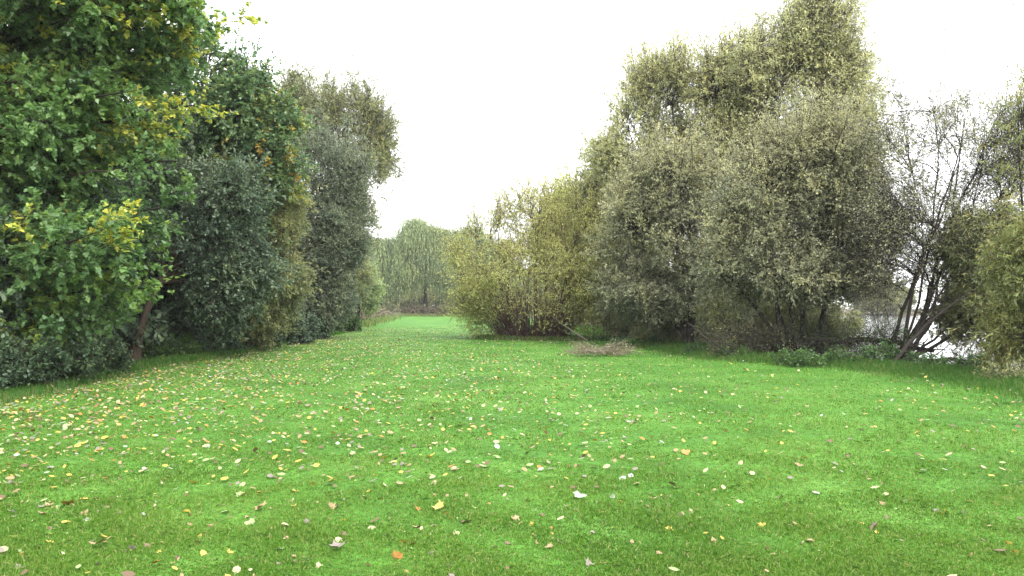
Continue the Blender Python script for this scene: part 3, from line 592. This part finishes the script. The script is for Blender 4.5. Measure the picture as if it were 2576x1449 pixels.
for j in order[:NI]:
    k = names[ci[j]]; sn = SH[rng.choice(3, p=[.3, .4, .3])][0]; v_ = int(rng.integers(0, 2))
    o = bpy.data.objects.new('fallen_leaf', var[(k, sn, v_)]); COL.objects.link(o)
    o.location = (x[j], y[j], ground_z(x[j], y[j]) + .006); s_ = float(rng.choice([.4, .55, .7, .9, 1.1], p=[.22, .3, .25, .17, .06])); o.scale = (s_, s_, s_)
    o.rotation_euler = (rng.normal(0, .45), rng.normal(0, .45), rng.random() * 6.28)
    tag(o, f'{k} {sn} fallen leaf lying loose among others on the near grass', 'fallen leaf', 'loose fallen leaves on the near grass')
rest = order[NI:]; xr, yr, cr = x[rest], y[rest], ci[rest]; n = len(xr)
pos = np.stack([xr, yr, ground_h(xr, yr) + .022 + .014 * rng.random(n) + .008 * np.minimum(yr / 10, 3)], 1)
a = rng.random(n) * 6.28; d = nrm(np.stack([np.cos(a), np.sin(a), rng.normal(0, .35, n)], 1)); sz = .03 + .06 * rng.random(n) ** 1.5
V, f = leaves(rng, pos, d, 3.0, OVAL, sz, sz * .75)
n4 = 9000; yy = 4 + 22 * rng.random(n4) ** .8; xx = rng.uniform(-.72, .72, n4) * (yy + .8)
k_ = (rng.random(n4) < dens(xx, yy) / 14) & (xx > left_edge(yy)) & (xx < right_edge(yy) - .2); xx, yy = xx[k_], yy[k_]; n4 = len(xx)
pos = np.stack([xx, yy, ground_h(xx, yy) + .012 + .03 * rng.random(n4)], 1); d = nrm(rng.normal(size=(n4, 3)) * [1, 1, .5]); sz = rng.uniform(.012, .035, n4)
V4, f4 = leaves(rng, pos, d, 1.5, SIMPLE, sz, sz * .45)
tag(link('fallen_leaves', make_mesh('fallen_leaves', [(V, f, 0, (cr + .5) / 8), (V4, f4, 0, (rng.choice([0, 2, 2, 4, 5, 6], n4) + .5) / 8)], [FALL])), 'scattered small yellow, cream and brown fallen leaves farther off on the grass', 'fallen leaves', kind='stuff')
print('fallen', n)
big = [(255, 1385, 'tan', 'lobed', 1.9, 'largest pale tan leaf standing curled near the lower left corner'), (265, 1368, 'yellow', 'oval', 1.3, 'yellow leaf tucked behind the largest tan leaf at lower left'),
       (850, 1405, 'grey-brown', 'lobed', 1.7, 'curled grey-brown leaf with a white edge at the bottom, left of centre'), (835, 1390, 'cream', 'small pointed', 1.3, 'white leaf tip lying against the curled grey-brown leaf'),
       (1640, 1270, 'tan', 'oval', 1.5, 'pinkish tan rounded leaf, biggest on the right half of the lawn'), (1460, 1268, 'silvery', 'lobed', 1.6, 'silvery green crumpled leaf right of centre'),
       (1110, 1302, 'yellow', 'lobed', 1.4, 'bright yellow leaf beside tan ones at the bottom centre'), (720, 1347, 'cream', 'oval', 1.5, 'broad cream leaf right of the brown leaf heap at lower left'),
       (660, 1300, 'tan', 'lobed', 1.6, 'tan crumpled leaf heaped with smaller ones at lower left'), (2195, 1337, 'brown', 'lobed', 1.6, 'brown leaf with pale veins toward the lower right'),
       (2305, 1105, 'yellow', 'oval', 1.6, 'yellow leaf beside a cream one on the right half'), (1725, 1147, 'orange', 'lobed', 1.5, 'single amber leaf on the clean grass right of centre'),
       (175, 1278, 'orange', 'lobed', 1.6, 'soft orange leaf near the left border'), (1185, 1080, 'cream', 'small pointed', 2.0, 'brightest white leaf in the middle of the lawn'),
       (945, 1335, 'brown', 'oval', 1.6, 'dark brown flat leaf at the bottom, left of centre'), (1690, 1235, 'brown', 'lobed', 1.8, 'brown leaf cluster piece right of centre'),
       (2510, 1395, 'brown', 'oval', 1.7, 'dark leaf at the lower right corner'), (400, 1437, 'orange', 'oval', 1.5, 'orange leaf at the bottom border, left side'),
       (1410, 1330, 'cream', 'oval', 1.3, 'small cream leaf at the bottom, right of centre')]
for px, py, k, sn, s_, lab in big:
    d_ = CAMH * F / (py - HOR); x_ = gx(px, d_)
    o = bpy.data.objects.new('fallen_leaf', var[(k, sn, 0)]); COL.objects.link(o)
    o.location = (x_, d_, ground_z(x_, d_) + .025); o.scale = (s_ * .78,) * 3
    o.rotation_euler = (rng.uniform(.1, .6), rng.normal(0, .25), rng.random() * 6.28)
    tag(o, lab, 'fallen leaf', 'conspicuous fallen leaves on the near grass')

# ------------------------------------------------------------------ camera, light
m, nt, N, L = new_mat('added glare veil')
pv = N.new('ShaderNodeVolumePrincipled'); pv.inputs['Color'].default_value = (.97, .98, 1, 1); pv.inputs['Density'].default_value = .0003  # added haze volume, stands in for lens glare and lifts the darks
o = N.new('ShaderNodeOutputMaterial'); L.new(pv.outputs[0], o.inputs['Volume'])
hv = np.array([(x_, y_, z_) for x_ in (-410, 460) for y_ in (-90, 520) for z_ in (-2.5, 24)], float)
hf = np.array([[0, 1, 3, 2], [4, 6, 7, 5], [0, 4, 5, 1], [2, 3, 7, 6], [0, 2, 6, 4], [1, 5, 7, 3]])
tag(link('haze', make_mesh('haze', [(hv, hf, 0, None)], [m])), 'thin haze added as a glare veil, paling the far willows', 'haze', kind='stuff')
cam = bpy.data.cameras.new('camera'); co = bpy.data.objects.new('camera', cam); COL.objects.link(co)
co.location = (0, 0, CAMH); co.rotation_euler = (math.radians(90) + math.atan((HOR - 724.5) / F), 0, 0)
cam.lens = F / 2576 * 36; cam.sensor_width = 36; cam.clip_end = 5000; sc.camera = co
EL, AZ = 52, 150
w = bpy.data.worlds.new('World'); sc.world = w; w.use_nodes = True
N = w.node_tree.nodes; L = w.node_tree.links; bg = N['Background']
sky = N.new('ShaderNodeTexSky'); sky.sky_type = 'NISHITA'; sky.sun_disc = False
sky.sun_elevation = math.radians(EL); sky.sun_rotation = math.radians(AZ)
hs = N.new('ShaderNodeHueSaturation'); hs.inputs['Saturation'].default_value = .12
ad = N.new('ShaderNodeMix'); ad.data_type = 'RGBA'; ad.inputs[0].default_value = .8; ad.inputs[7].default_value = (6.4, 6.45, 6.6, 1)   # cloud cover
L.new(sky.outputs[0], hs.inputs['Color']); L.new(hs.outputs[0], ad.inputs[6]); L.new(ad.outputs[2], bg.inputs[0]); bg.inputs[1].default_value = .13
sl = bpy.data.lights.new('sun', 'SUN'); so = bpy.data.objects.new('sun', sl); COL.objects.link(so)
sl.energy = 1.3; sl.angle = math.radians(35); sl.color = (1, .97, .92)
a_ = math.radians(AZ); e_ = math.radians(EL)
from mathutils import Vector
dv = Vector((math.sin(a_) * math.cos(e_), math.cos(a_) * math.cos(e_), math.sin(e_)))
so.rotation_euler = dv.to_track_quat('Z', 'Y').to_euler(); so.location = (0, 0, 30)
sc.view_settings.view_transform = 'Standard'; sc.view_settings.look = 'None'; sc.view_settings.exposure = 2.22; sc.view_settings.gamma = 1
sc.render.engine = 'CYCLES'
cy = sc.cycles; cy.max_bounces = 8; cy.diffuse_bounces = 4; cy.glossy_bounces = 2; cy.transmission_bounces = 4; cy.use_denoising = True
cy.caustics_reflective = False; cy.caustics_refractive = False
print('faces', sum(len(m.polygons) for m in bpy.data.meshes))
